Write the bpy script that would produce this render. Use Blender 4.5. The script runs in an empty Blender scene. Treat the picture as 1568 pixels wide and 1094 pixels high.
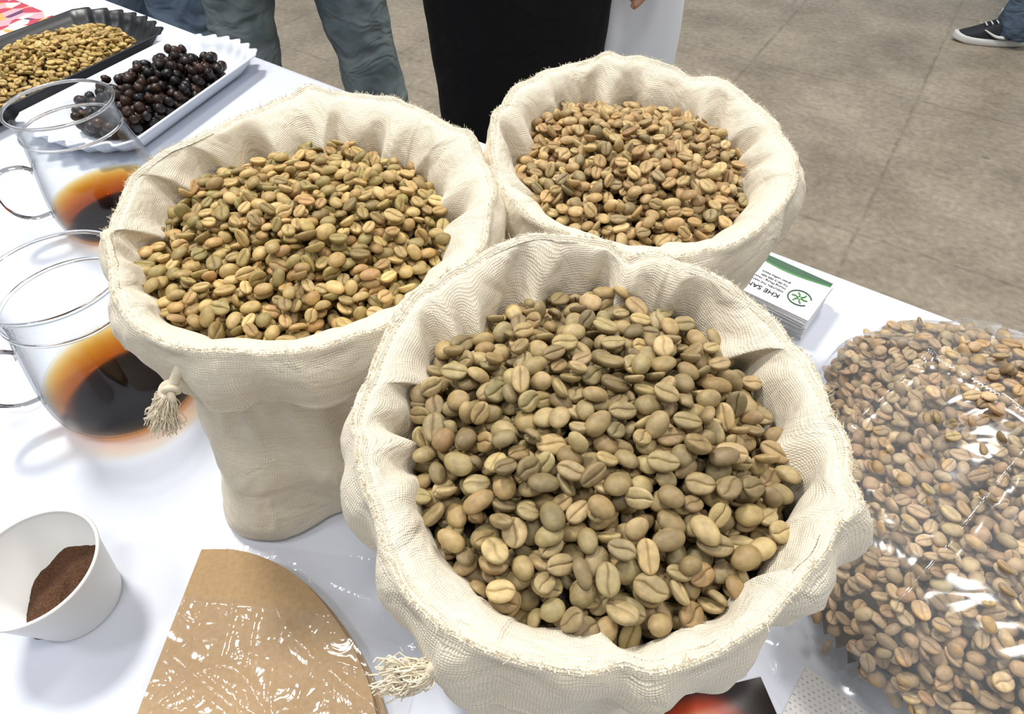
import bpy, bmesh, math
import numpy as np
from mathutils import Vector, Matrix, noise as mnoise
rng = np.random.default_rng(11)
sc = bpy.context.scene
sc.view_settings.view_transform = 'Standard'
TZ = 0.75

def lin(r, g, b):
    def f(c):
        c /= 255.0
        return c/12.92 if c <= 0.04045 else ((c+0.055)/1.055)**2.4
    return (f(r), f(g), f(b), 1.0)

# ------------------------------------------------------------------ materials
def newmat(name):
    m = bpy.data.materials.new(name); m.use_nodes = True
    nt = m.node_tree; nt.nodes.clear()
    out = nt.nodes.new('ShaderNodeOutputMaterial')
    return m, nt, out
def N(nt, t, **kw):
    n = nt.nodes.new(t)
    for k, v in kw.items(): setattr(n, k, v)
    return n
def basic(name, c1, c2=None, rough=0.6, nscale=30, bump=0.0, bscale=200, bdist=0.0005, metallic=0, coat=0, coord='Object', detail=4, spec=0.5, sheen=0, trans=0, ior=1.45):
    m, nt, out = newmat(name)
    p = N(nt, 'ShaderNodeBsdfPrincipled')
    p.inputs['Roughness'].default_value = rough
    p.inputs['Metallic'].default_value = metallic
    p.inputs['Coat Weight'].default_value = coat
    p.inputs['Specular IOR Level'].default_value = spec
    p.inputs['Sheen Weight'].default_value = sheen
    p.inputs['Transmission Weight'].default_value = trans
    p.inputs['IOR'].default_value = ior
    tc = N(nt, 'ShaderNodeTexCoord')
    no = N(nt, 'ShaderNodeTexNoise'); no.inputs['Scale'].default_value = nscale; no.inputs['Detail'].default_value = detail
    nt.links.new(tc.outputs[coord], no.inputs['Vector'])
    mx = N(nt, 'ShaderNodeMix', data_type='RGBA')
    mr = N(nt, 'ShaderNodeMapRange'); mr.inputs['From Min'].default_value = .3; mr.inputs['From Max'].default_value = .7
    nt.links.new(no.outputs['Fac'], mr.inputs['Value'])
    nt.links.new(mr.outputs['Result'], mx.inputs['Factor'])
    mx.inputs['A'].default_value = c1; mx.inputs['B'].default_value = c2 or c1
    nt.links.new(mx.outputs['Result'], p.inputs['Base Color'])
    if bump > 0:
        n2 = N(nt, 'ShaderNodeTexNoise'); n2.inputs['Scale'].default_value = bscale; n2.inputs['Detail'].default_value = 5
        nt.links.new(tc.outputs[coord], n2.inputs['Vector'])
        b = N(nt, 'ShaderNodeBump'); b.inputs['Strength'].default_value = bump; b.inputs['Distance'].default_value = bdist
        nt.links.new(n2.outputs['Fac'], b.inputs['Height']); nt.links.new(b.outputs['Normal'], p.inputs['Normal'])
    nt.links.new(p.outputs[0], out.inputs['Surface'])
    return m

def mat_canvas(name, c1, c2, per=0.0012):
    m, nt, out = newmat(name)
    L = nt.links.new
    p = N(nt, 'ShaderNodeBsdfPrincipled'); p.inputs['Roughness'].default_value = .92; p.inputs['Sheen Weight'].default_value = .15
    p.inputs['Specular IOR Level'].default_value = .2
    uv = N(nt, 'ShaderNodeUVMap'); uv.uv_map = 'UVMap'
    no = N(nt, 'ShaderNodeTexNoise'); no.inputs['Scale'].default_value = 110; no.inputs['Detail'].default_value = 3
    L(uv.outputs[0], no.inputs['Vector'])
    add = N(nt, 'ShaderNodeVectorMath', operation='MULTIPLY_ADD')
    L(no.outputs['Color'], add.inputs[0]); add.inputs[1].default_value = (.0032, .0032, 0); L(uv.outputs[0], add.inputs[2])
    sep = N(nt, 'ShaderNodeSeparateXYZ'); L(add.outputs[0], sep.inputs[0])
    def sn(o):
        a = N(nt, 'ShaderNodeMath', operation='MULTIPLY'); L(o, a.inputs[0]); a.inputs[1].default_value = math.pi/per
        s = N(nt, 'ShaderNodeMath', operation='SINE'); L(a.outputs[0], s.inputs[0]); return s.outputs[0]
    su, sv = sn(sep.outputs[0]), sn(sep.outputs[1])
    pr = N(nt, 'ShaderNodeMath', operation='MULTIPLY'); L(su, pr.inputs[0]); L(sv, pr.inputs[1])
    ab = N(nt, 'ShaderNodeMath', operation='ABSOLUTE'); L(pr.outputs[0], ab.inputs[0])
    b = N(nt, 'ShaderNodeBump'); b.inputs['Strength'].default_value = .6; b.inputs['Distance'].default_value = .00045
    L(ab.outputs[0], b.inputs['Height'])
    n3 = N(nt, 'ShaderNodeTexNoise'); n3.inputs['Scale'].default_value = 30; n3.inputs['Detail'].default_value = 5; n3.inputs['Distortion'].default_value = .8
    L(uv.outputs[0], n3.inputs['Vector'])
    b2 = N(nt, 'ShaderNodeBump'); b2.inputs['Strength'].default_value = .85; b2.inputs['Distance'].default_value = .007
    L(n3.outputs['Fac'], b2.inputs['Height']); L(b.outputs[0], b2.inputs['Normal']); L(b2.outputs[0], p.inputs['Normal'])
    mp = N(nt, 'ShaderNodeMapping'); mp.inputs['Scale'].default_value = (60, 800, 1); L(uv.outputs[0], mp.inputs[0])
    n4 = N(nt, 'ShaderNodeTexNoise'); n4.inputs['Scale'].default_value = 1; n4.inputs['Detail'].default_value = 2; L(mp.outputs[0], n4.inputs['Vector'])
    ml = N(nt, 'ShaderNodeMath', operation='MULTIPLY'); L(ab.outputs[0], ml.inputs[0]); ml.inputs[1].default_value = .6
    ad = N(nt, 'ShaderNodeMath', operation='MULTIPLY_ADD'); L(n4.outputs['Fac'], ad.inputs[0]); ad.inputs[1].default_value = .7; L(ml.outputs[0], ad.inputs[2])
    mx = N(nt, 'ShaderNodeMix', data_type='RGBA'); mx.inputs['A'].default_value = c1; mx.inputs['B'].default_value = c2
    L(ad.outputs[0], mx.inputs['Factor']); L(mx.outputs['Result'], p.inputs['Base Color'])
    L(p.outputs[0], out.inputs['Surface'])
    return m

def mat_bean(name, rough=.5):
    m, nt, out = newmat(name); L = nt.links.new
    p = N(nt, 'ShaderNodeBsdfPrincipled'); p.inputs['Roughness'].default_value = rough; p.inputs['Specular IOR Level'].default_value = .35
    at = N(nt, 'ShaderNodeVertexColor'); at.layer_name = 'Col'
    tc = N(nt, 'ShaderNodeTexCoord')
    no = N(nt, 'ShaderNodeTexNoise'); no.inputs['Scale'].default_value = 260; no.inputs['Detail'].default_value = 4
    L(tc.outputs['Object'], no.inputs['Vector'])
    mr = N(nt, 'ShaderNodeMapRange'); mr.inputs['From Min'].default_value = .3; mr.inputs['From Max'].default_value = .7
    mr.inputs['To Min'].default_value = .76; mr.inputs['To Max'].default_value = 1.18
    L(no.outputs['Fac'], mr.inputs['Value'])
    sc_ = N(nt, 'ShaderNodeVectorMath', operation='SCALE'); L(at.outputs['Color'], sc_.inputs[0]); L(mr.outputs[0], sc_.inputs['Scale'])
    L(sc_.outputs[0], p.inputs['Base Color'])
    b = N(nt, 'ShaderNodeBump'); b.inputs['Strength'].default_value = .4; b.inputs['Distance'].default_value = .0007
    L(no.outputs['Fac'], b.inputs['Height']); L(b.outputs[0], p.inputs['Normal'])
    L(p.outputs[0], out.inputs['Surface'])
    return m

def schlick(nt, f0, normal=None, mul=1.0):
    L = nt.links.new
    lw = N(nt, 'ShaderNodeLayerWeight'); lw.inputs['Blend'].default_value = .5
    if normal is not None: L(normal, lw.inputs['Normal'])
    pw = N(nt, 'ShaderNodeMath', operation='POWER'); L(lw.outputs['Facing'], pw.inputs[0]); pw.inputs[1].default_value = 5.0
    ma = N(nt, 'ShaderNodeMath', operation='MULTIPLY_ADD'); ma.use_clamp = True
    L(pw.outputs[0], ma.inputs[0]); ma.inputs[1].default_value = (1-f0)*mul; ma.inputs[2].default_value = f0
    return ma.outputs[0]
def mat_film(name, f0=.05, rough=.06, tint=(1, 1, 1, 1), bump=.4, bscale=25, bdist=.004, mul=.9, milky=0.0, edge=None, epow=3.0):
    m, nt, out = newmat(name); L = nt.links.new
    t = N(nt, 'ShaderNodeBsdfTransparent'); t.inputs[0].default_value = tint
    g = N(nt, 'ShaderNodeBsdfGlossy'); g.inputs['Roughness'].default_value = rough; g.inputs['Color'].default_value = (1, 1, 1, 1)
    nrm = None
    if bump > 0:
        tc = N(nt, 'ShaderNodeTexCoord')
        no = N(nt, 'ShaderNodeTexNoise'); no.inputs['Scale'].default_value = bscale; no.inputs['Detail'].default_value = 3; no.inputs['Distortion'].default_value = 1.2
        L(tc.outputs['Object'], no.inputs['Vector'])
        b = N(nt, 'ShaderNodeBump'); b.inputs['Strength'].default_value = bump; b.inputs['Distance'].default_value = bdist
        L(no.outputs['Fac'], b.inputs['Height']); L(b.outputs[0], g.inputs['Normal']); nrm = b.outputs[0]
    if edge is not None:
        lw = N(nt, 'ShaderNodeLayerWeight'); lw.inputs['Blend'].default_value = .5
        pw = N(nt, 'ShaderNodeMath', operation='POWER'); L(lw.outputs['Facing'], pw.inputs[0]); pw.inputs[1].default_value = epow
        mc = N(nt, 'ShaderNodeMix', data_type='RGBA'); L(pw.outputs[0], mc.inputs['Factor']); mc.inputs['A'].default_value = tint; mc.inputs['B'].default_value = edge
        L(mc.outputs['Result'], t.inputs[0])
    mx = N(nt, 'ShaderNodeMixShader'); L(schlick(nt, f0, nrm, mul), mx.inputs[0]); L(t.outputs[0], mx.inputs[1]); L(g.outputs[0], mx.inputs[2])
    last = mx.outputs[0]
    if milky > 0:
        d = N(nt, 'ShaderNodeBsdfDiffuse'); d.inputs[0].default_value = (.9, .92, .95, 1)
        m2 = N(nt, 'ShaderNodeMixShader'); m2.inputs[0].default_value = milky; L(last, m2.inputs[1]); L(d.outputs[0], m2.inputs[2]); last = m2.outputs[0]
    L(last, out.inputs['Surface'])
    return m

def mat_coffee():
    m, nt, out = newmat('brewed_coffee'); L = nt.links.new
    t = N(nt, 'ShaderNodeBsdfTransparent'); g = N(nt, 'ShaderNodeBsdfGlossy'); g.inputs['Roughness'].default_value = .02
    mx = N(nt, 'ShaderNodeMixShader'); L(schlick(nt, .012, None, .25), mx.inputs[0]); L(t.outputs[0], mx.inputs[1]); L(g.outputs[0], mx.inputs[2])
    L(mx.outputs[0], out.inputs['Surface'])
    v = N(nt, 'ShaderNodeVolumeAbsorption'); v.inputs['Density'].default_value = 130; v.inputs['Color'].default_value = (.885, .64, .0, 1)
    L(v.outputs[0], out.inputs['Volume'])
    return m

def mat_floor():
    m, nt, out = newmat('concrete_floor'); L = nt.links.new
    p = N(nt, 'ShaderNodeBsdfPrincipled'); p.inputs['Roughness'].default_value = .36; p.inputs['Specular IOR Level'].default_value = .4
    tc = N(nt, 'ShaderNodeTexCoord')
    n1 = N(nt, 'ShaderNodeTexNoise'); n1.inputs['Scale'].default_value = 2.6; n1.inputs['Detail'].default_value = 10; n1.inputs['Roughness'].default_value = .68
    L(tc.outputs['Object'], n1.inputs['Vector'])
    cr = N(nt, 'ShaderNodeValToRGB'); e = cr.color_ramp.elements
    e[0].position = .30; e[0].color = lin(120, 110, 95); e[1].position = .72; e[1].color = lin(168, 156, 138)
    L(n1.outputs['Fac'], cr.inputs[0])
    n2 = N(nt, 'ShaderNodeTexNoise'); n2.inputs['Scale'].default_value = 45; n2.inputs['Detail'].default_value = 6
    L(tc.outputs['Object'], n2.inputs['Vector'])
    mx = N(nt, 'ShaderNodeMix', data_type='RGBA', blend_type='OVERLAY'); mx.inputs['Factor'].default_value = .45
    L(cr.outputs[0], mx.inputs['A']); L(n2.outputs['Fac'], mx.inputs['B'])
    n3 = N(nt, 'ShaderNodeTexVoronoi'); n3.inputs['Scale'].default_value = 2.3; L(tc.outputs['Object'], n3.inputs['Vector'])
    r3 = N(nt, 'ShaderNodeMapRange'); r3.inputs['From Min'].default_value = .035; r3.inputs['From Max'].default_value = .05; r3.inputs['To Min'].default_value = .45; r3.inputs['To Max'].default_value = 0
    L(n3.outputs['Distance'], r3.inputs['Value'])
    m3 = N(nt, 'ShaderNodeMix', data_type='RGBA'); L(r3.outputs[0], m3.inputs['Factor']); L(mx.outputs['Result'], m3.inputs['A']); m3.inputs['B'].default_value = lin(70, 70, 70)
    mp = N(nt, 'ShaderNodeMapping'); mp.inputs['Location'].default_value = (.60, 0.14, 0)
    L(tc.outputs['Object'], mp.inputs[0])
    nd = N(nt, 'ShaderNodeTexNoise'); nd.inputs['Scale'].default_value = 14; nd.inputs['Detail'].default_value = 5; L(tc.outputs['Object'], nd.inputs['Vector'])
    av = N(nt, 'ShaderNodeVectorMath', operation='MULTIPLY_ADD'); L(nd.outputs['Color'], av.inputs[0]); av.inputs[1].default_value = (.022, .022, 0); L(mp.outputs[0], av.inputs[2])
    br = N(nt, 'ShaderNodeTexBrick'); br.offset = 0; br.inputs['Scale'].default_value = 1; br.inputs['Mortar Size'].default_value = .012; br.inputs['Mortar Smooth'].default_value = 1
    br.inputs['Brick Width'].default_value = .66; br.inputs['Row Height'].default_value = 1.0
    L(av.outputs[0], br.inputs['Vector'])
    m4 = N(nt, 'ShaderNodeMix', data_type='RGBA'); mm = N(nt, 'ShaderNodeMath', operation='MULTIPLY'); L(br.outputs['Fac'], mm.inputs[0])
    mb = N(nt, 'ShaderNodeMapRange'); mb.inputs['From Min'].default_value = .38; mb.inputs['From Max'].default_value = .65; mb.inputs['To Min'].default_value = .12; mb.inputs['To Max'].default_value = .55
    L(nd.outputs['Fac'], mb.inputs['Value']); L(mb.outputs[0], mm.inputs[1])
    L(mm.outputs[0], m4.inputs['Factor']); L(m3.outputs['Result'], m4.inputs['A']); m4.inputs['B'].default_value = lin(92, 83, 71)
    L(m4.outputs['Result'], p.inputs['Base Color'])
    b = N(nt, 'ShaderNodeBump'); b.inputs['Strength'].default_value = .12; b.inputs['Distance'].default_value = .003; L(n1.outputs['Fac'], b.inputs['Height']); L(b.outputs[0], p.inputs['Normal'])
    L(p.outputs[0], out.inputs['Surface'])
    return m

# ------------------------------------------------------------------ mesh helpers
def link(o, parent=None):
    sc.collection.objects.link(o)
    if parent is not None: o.parent = parent
    return o
def empty(name, loc=(0, 0, 0), rz=0):
    e = bpy.data.objects.new(name, None); e.location = loc; e.rotation_euler = (0, 0, rz); e.empty_display_size = .02
    return link(e)
def mobj(name, verts, faces, mat, parent=None, smooth=True):
    me = bpy.data.meshes.new(name); me.from_pydata([tuple(v) for v in verts], [], [tuple(f) for f in faces]); me.update()
    if smooth: me.polygons.foreach_set('use_smooth', [True]*len(me.polygons))
    o = bpy.data.objects.new(name, me)
    if mat: me.materials.append(mat)
    return link(o, parent)
def grid_faces(nr, nc, wrap=True, off=0):
    f = []
    for i in range(nr-1):
        for j in range(nc if wrap else nc-1):
            k = (j+1) % nc
            f.append((off+i*nc+j, off+i*nc+k, off+(i+1)*nc+k, off+(i+1)*nc+j))
    return f
def lathe(name, prof, mat, parent=None, n=72, loc=(0, 0, 0)):
    v = []
    for r, z in prof:
        for j in range(n):
            a = 2*math.pi*j/n; v.append((loc[0]+r*math.cos(a), loc[1]+r*math.sin(a), loc[2]+z))
    return mobj(name, v, grid_faces(len(prof), n), mat, parent)
def smoothprof(p, k=6):
    p = np.array(p, float); n = len(p); out = []
    for i in range(n-1):
        p0 = p[max(i-1, 0)]; p1 = p[i]; p2 = p[i+1]; p3 = p[min(i+2, n-1)]
        for t in np.linspace(0, 1, k, endpoint=False):
            out.append(.5*((2*p1)+(-p0+p2)*t+(2*p0-5*p1+4*p2-p3)*t*t+(-p0+3*p1-3*p2+p3)*t**3))
    out.append(p[-1]); return np.array(out)
def curve(name, polys, bevel, mat, parent=None, res=2, cyclic=False, radii=None):
    cu = bpy.data.curves.new(name, 'CURVE'); cu.dimensions = '3D'; cu.bevel_depth = bevel; cu.bevel_resolution = res
    for pi, pts in enumerate(polys):
        s = cu.splines.new('POLY'); s.points.add(len(pts)-1)
        for i, p in enumerate(pts):
            s.points[i].co = (p[0], p[1], p[2], 1)
            if radii is not None: s.points[i].radius = radii[i]
        s.use_cyclic_u = cyclic
        s.use_smooth = True
    cu.materials.append(mat); cu.use_fill_caps = True
    o = bpy.data.objects.new(name, cu); return link(o, parent)
def fast_mesh(name, V, Q, mat, col=None, parent=None):
    me = bpy.data.meshes.new(name)
    me.vertices.add(len(V)); me.vertices.foreach_set('co', V.astype(np.float32).ravel())
    me.loops.add(Q.size); me.loops.foreach_set('vertex_index', Q.astype(np.int32).ravel())
    me.polygons.add(len(Q)); me.polygons.foreach_set('loop_start', (np.arange(len(Q))*4).astype(np.int32))
    try: me.polygons.foreach_set('loop_total', np.full(len(Q), 4, np.int32))
    except Exception: pass
    me.update(calc_edges=True)
    me.polygons.foreach_set('use_smooth', np.ones(len(Q), bool))
    if col is not None:
        ca = me.color_attributes.new('Col', 'FLOAT_COLOR', 'POINT')
        c = np.ones((len(V), 4), np.float32); c[:, :3] = col; ca.data.foreach_set('color', c.ravel())
    me.materials.append(mat)
    o = bpy.data.objects.new(name, me); return link(o, parent)

# ------------------------------------------------------------------ bean geometry
def bean_proto(L=5.3e-3, W=3.95e-3, Hb=3.2e-3, Hf=1.15e-3, swirl=.14, groove=.9e-3, egg=.06):
    s = np.array([-1, -.93, -.72, -.4, 0, .4, .72, .93, 1.]); t = np.array([-1, -.93, -.7, -.42, -.14, -.05, 0, .05, .14, .42, .7, .93, 1.])
    S, T = np.meshgrid(s, t, indexing='ij')
    x = S*np.sqrt(1-T**2/2); y = T*np.sqrt(1-S**2/2)
    r2 = np.clip(x*x+y*y, 0, 1); h = np.sqrt(1-r2)
    yb = y*(1+egg*x)
    back = np.stack([x*L, yb*W, Hb*h**.9], -1).reshape(-1, 3)
    yf = yb + swirl*np.sin(np.pi*x)*h
    zf = -Hf*h**.55 + groove*np.exp(-(T/.06)**2)*np.clip(h*1.6, 0, 1)
    flat = np.stack([x*L, yf*W, zf], -1).reshape(-1, 3)
    ns, ntt = S.shape
    idx = np.arange(ns*ntt).reshape(ns, ntt)
    border = np.zeros((ns, ntt), bool); border[0] = border[-1] = True; border[:, 0] = border[:, -1] = True
    fi = np.where(border, idx, -1); cnt = ns*ntt; keep = []
    for i in range(ns):
        for j in range(ntt):
            if not border[i, j]: fi[i, j] = cnt; cnt += 1; keep.append(i*ntt+j)
    V = np.vstack([back, flat[keep]]); V[:, 2] -= (Hb-Hf)/2
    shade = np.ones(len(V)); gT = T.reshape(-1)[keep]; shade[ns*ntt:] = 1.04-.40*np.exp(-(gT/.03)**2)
    F = []
    for i in range(ns-1):
        for j in range(ntt-1):
            F.append((idx[i, j], idx[i+1, j], idx[i+1, j+1], idx[i, j+1]))
            F.append((fi[i, j], fi[i, j+1], fi[i+1, j+1], fi[i+1, j]))
    return V, np.array(F), shade
def berry_proto(seed):
    r = np.random.default_rng(seed); nu, nv = 16, 10; V = []
    for i in range(nv+1):
        ph = math.pi*i/nv
        for j in range(nu):
            a = 2*math.pi*j/nu; R = .0068*(1+.07*math.sin(3*a+seed)*math.sin(ph)+.05*r.normal()*math.sin(ph))
            if i == 0: R *= .78
            V.append((R*1.12*math.cos(ph), R*math.sin(ph)*math.cos(a), R*math.sin(ph)*math.sin(a)))
    F = []
    for i in range(nv):
        for j in range(nu):
            k = (j+1) % nu; F.append((i*nu+j, (i+1)*nu+j, (i+1)*nu+k, i*nu+k))
    V = np.array(V); return V, np.array(F), np.ones(len(V))
BEANS = [bean_proto(), bean_proto(L=4.8e-3, W=3.9e-3, swirl=-.16, Hb=3.5e-3), bean_proto(L=5.8e-3, W=3.8e-3, swirl=.05, egg=-.08), bean_proto(L=5.1e-3, W=4.1e-3, swirl=.18, Hb=2.9e-3), bean_proto(L=5.4e-3, W=4.2e-3, swirl=-.1, Hb=2.7e-3, egg=.1)]
BERRIES = [berry_proto(i) for i in range(5)]
def rot_from(tilt, tdir, spin, flip):
    Rz = Matrix.Rotation(spin, 3, 'Z'); Fl = Matrix.Rotation(math.pi if flip else 0, 3, 'X')
    Rt = Matrix.Rotation(tilt, 3, Vector((math.cos(tdir), math.sin(tdir), 0)))
    return np.array(Rt @ Rz @ Fl)
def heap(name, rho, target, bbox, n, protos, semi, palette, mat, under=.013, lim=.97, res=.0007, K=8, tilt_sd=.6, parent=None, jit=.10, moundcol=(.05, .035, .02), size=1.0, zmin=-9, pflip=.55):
    x0, x1, y0, y1 = bbox
    xs = np.arange(x0-.012, x1+.012, res); ys = np.arange(y0-.012, y1+.012, res)
    X, Y = np.meshgrid(xs, ys, indexing='ij'); TT = target(X, Y); H = np.maximum(TT-under, zmin); BASE = H.copy()
    lib = []
    a, b, c = semi
    for i in range(90):
        R = rot_from(abs(rng.normal(0, tilt_sd)), rng.uniform(0, 6.283), rng.uniform(0, 6.283), rng.random() < pflip)
        s = rng.uniform(.84, 1.13)*size
        Sg = R @ np.diag([(a*s)**2, (b*s)**2, (c*s)**2]) @ R.T
        A = Sg[:2, :2]; Ai = np.linalg.inv(A); m = Sg[2, :2] @ Ai; S2 = Sg[2, 2]-Sg[2, :2] @ Ai @ Sg[:2, 2]
        w = int(math.ceil(a*s/res)); g = np.arange(-w, w+1)*res; GX, GY = np.meshgrid(g, g, indexing='ij')
        q = Ai[0, 0]*GX**2+2*Ai[0, 1]*GX*GY+Ai[1, 1]*GY**2; ins = q < 1
        hh = np.sqrt(np.clip(S2*(1-q), 0, None)); mm = m[0]*GX+m[1]*GY
        lib.append((R, s, w, ins, np.where(ins, mm-hh, 9), np.where(ins, mm+hh, -9)))
    pts = []
    while len(pts) < n*K:
        px = rng.uniform(x0, x1, 20000); py = rng.uniform(y0, y1, 20000); ok = rho(px, py) < lim
        pts += list(zip(px[ok], py[ok]))
    pts = pts[:n*K]; P = []
    for i in range(n):
        best = None
        for k in range(K):
            px, py = pts[i*K+k]; li = int(rng.integers(len(lib))); R, s, w, ins, lo, up = lib[li]
            ci = int(round((px-xs[0])/res)); cj = int(round((py-ys[0])/res))
            if ci-w < 0 or cj-w < 0 or ci+w+1 > len(xs) or cj+w+1 > len(ys): continue
            patch = H[ci-w:ci+w+1, cj-w:cj+w+1]
            z = (patch-lo).max(); d = z-TT[ci, cj]
            if best is None or d < best[0]: best = (d, z, ci, cj, li)
        if best is None: continue
        d, z, ci, cj, li = best; R, s, w, ins, lo, up = lib[li]
        sl = H[ci-w:ci+w+1, cj-w:cj+w+1]; np.maximum(sl, z+up, out=sl)
        P.append((xs[ci], ys[cj], z, R, s))
    Vs, Qs, Cs = [], [], []; off = 0; pal = np.array([lin(*p)[:3] for p in palette])
    for (px, py, z, R, s) in P:
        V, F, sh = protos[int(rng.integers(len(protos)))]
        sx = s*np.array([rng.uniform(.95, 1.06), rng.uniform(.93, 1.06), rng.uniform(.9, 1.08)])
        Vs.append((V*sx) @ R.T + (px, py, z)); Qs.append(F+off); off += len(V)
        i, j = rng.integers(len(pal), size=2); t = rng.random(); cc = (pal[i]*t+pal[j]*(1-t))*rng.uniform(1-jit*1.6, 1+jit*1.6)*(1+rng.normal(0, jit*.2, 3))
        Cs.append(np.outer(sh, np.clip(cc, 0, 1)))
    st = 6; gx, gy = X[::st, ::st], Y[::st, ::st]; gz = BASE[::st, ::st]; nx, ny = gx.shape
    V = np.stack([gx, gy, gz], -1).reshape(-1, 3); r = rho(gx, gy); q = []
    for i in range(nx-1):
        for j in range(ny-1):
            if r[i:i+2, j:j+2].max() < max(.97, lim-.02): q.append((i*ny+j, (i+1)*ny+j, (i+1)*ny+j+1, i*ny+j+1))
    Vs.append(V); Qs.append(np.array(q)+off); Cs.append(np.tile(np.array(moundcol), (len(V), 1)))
    V = np.vstack(Vs); used = np.unique(np.vstack(Qs)); remap = np.zeros(len(V), int); remap[used] = np.arange(len(used))
    return fast_mesh(name, V[used], remap[np.vstack(Qs)], mat, np.vstack(Cs)[used], parent)

# ------------------------------------------------------------------ materials instances
M_canvas = mat_canvas('cotton_canvas', lin(200, 186, 160), lin(243, 234, 215))
M_thread = basic('cotton_cord', lin(236, 226, 205), lin(222, 208, 180), rough=.95, nscale=400)
M_stitch = basic('rim_thread', lin(232, 220, 196), lin(222, 206, 178), rough=.95, nscale=400)
M_bean = mat_bean('green_coffee_bean', .5)
M_berry = mat_bean('dried_cherry', .34)
M_film = mat_film('clear_plastic_film', bump=.5, bscale=14, bdist=.006, rough=.14, f0=.055, milky=.07)
M_film2 = mat_film('clear_sleeve_film', bump=.6, bscale=45, bdist=.003, rough=.09, f0=.05, milky=.03)
M_glass = mat_film('borosilicate_glass', bump=0, rough=.01, tint=(.985, .99, .99, 1), mul=.7, edge=(.16, .19, .21, 1), f0=.02, epow=3.8)
M_glass2 = basic('thick_glass', (1, 1, 1, 1), rough=.0, trans=1, ior=1.47)
M_coffee = mat_coffee()
M_cloth = basic('white_tablecloth', lin(211, 216, 228), lin(218, 222, 233), rough=.45, nscale=4, bump=.4, bscale=5, bdist=.016, spec=.35)
M_kraft = basic('kraft_paper', lin(166, 136, 97), lin(178, 148, 108), rough=.8, nscale=350, bump=.3, bscale=40, bdist=.002)
M_cup = basic('white_paper_cup', lin(228, 228, 226), lin(234, 234, 232), rough=.5, nscale=10)
M_grounds = basic('ground_coffee', lin(44, 25, 14), lin(112, 74, 46), rough=.9, nscale=1400, bump=1, bscale=900, bdist=.0015, detail=2)
M_wtray = basic('white_plastic_tray', lin(226, 231, 240), lin(230, 235, 242), rough=.3)
M_btray = basic('black_plastic_tray', lin(30, 31, 34), lin(38, 39, 42), rough=.35)
M_paper = basic('white_card', lin(226, 228, 232), lin(232, 233, 236), rough=.5)
M_green = basic('green_ink', lin(70, 135, 70), lin(90, 150, 84), rough=.5)
M_dgreen = basic('dark_green_ink', lin(60, 92, 70), lin(66, 100, 76), rough=.5)
M_ink = basic('black_ink', lin(35, 38, 38), rough=.6)

# ------------------------------------------------------------------ floor and table
o = mobj('floor', [(-9, -9, 0), (9, -9, 0), (9, 9, 0), (-9, 9, 0)], [(0, 1, 2, 3)], mat_floor(), smooth=False)
o.rotation_euler = (0, 0, math.radians(-33))
TA = math.radians(-35); DX = np.array([math.cos(TA), math.sin(TA)]); NX = np.array([-math.sin(TA), math.cos(TA)])
def dn(d, n): return d*DX+n*NX
def table():
    d0, d1, n0, n1 = -1.95, 1.15, -.24, .593
    pts = []
    def seg(a, b, k):
        for t in np.linspace(0, 1, k, endpoint=False): pts.append((a[0]+(b[0]-a[0])*t, a[1]+(b[1]-a[1])*t))
    seg((d0, n0), (d1, n0), 240); seg((d1, n0), (d1, n1), 70); seg((d1, n1), (d0, n1), 240); seg((d0, n1), (d0, n0), 70)
    P = np.array(pts); n = len(P); s = np.arange(n)
    out = np.zeros_like(P)
    out[:240, 1] = -1; out[240:310, 0] = 1; out[310:550, 1] = 1; out[550:, 0] = -1
    wav = np.sin(s*.21)+.6*np.sin(s*.093+1)+.4*np.sin(s*.37+2)
    V = []
    rows = [(-.01, 0, 0), (-.003, -.0008, 0), (0, -.003, 0), (.0015, -.008, 0), (.002, -.03, .001), (.004, -.1, .004), (.008, -.3, .010), (.012, -.5, .014), (.016, -.72, .018)]
    for o_, z, w in rows:
        Q = P+out*(o_+w*wav[:, None]+w*1.2)
        for q in Q:
            xy = dn(q[0], q[1]); V.append((xy[0], xy[1], TZ+z))
    F = [tuple(reversed(f)) for f in grid_faces(len(rows), n)] + [tuple(range(n))]
    return mobj('table_with_white_cloth', V, F, M_cloth)
t = table()
t.data.polygons[len(t.data.polygons)-1].use_smooth = False

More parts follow.
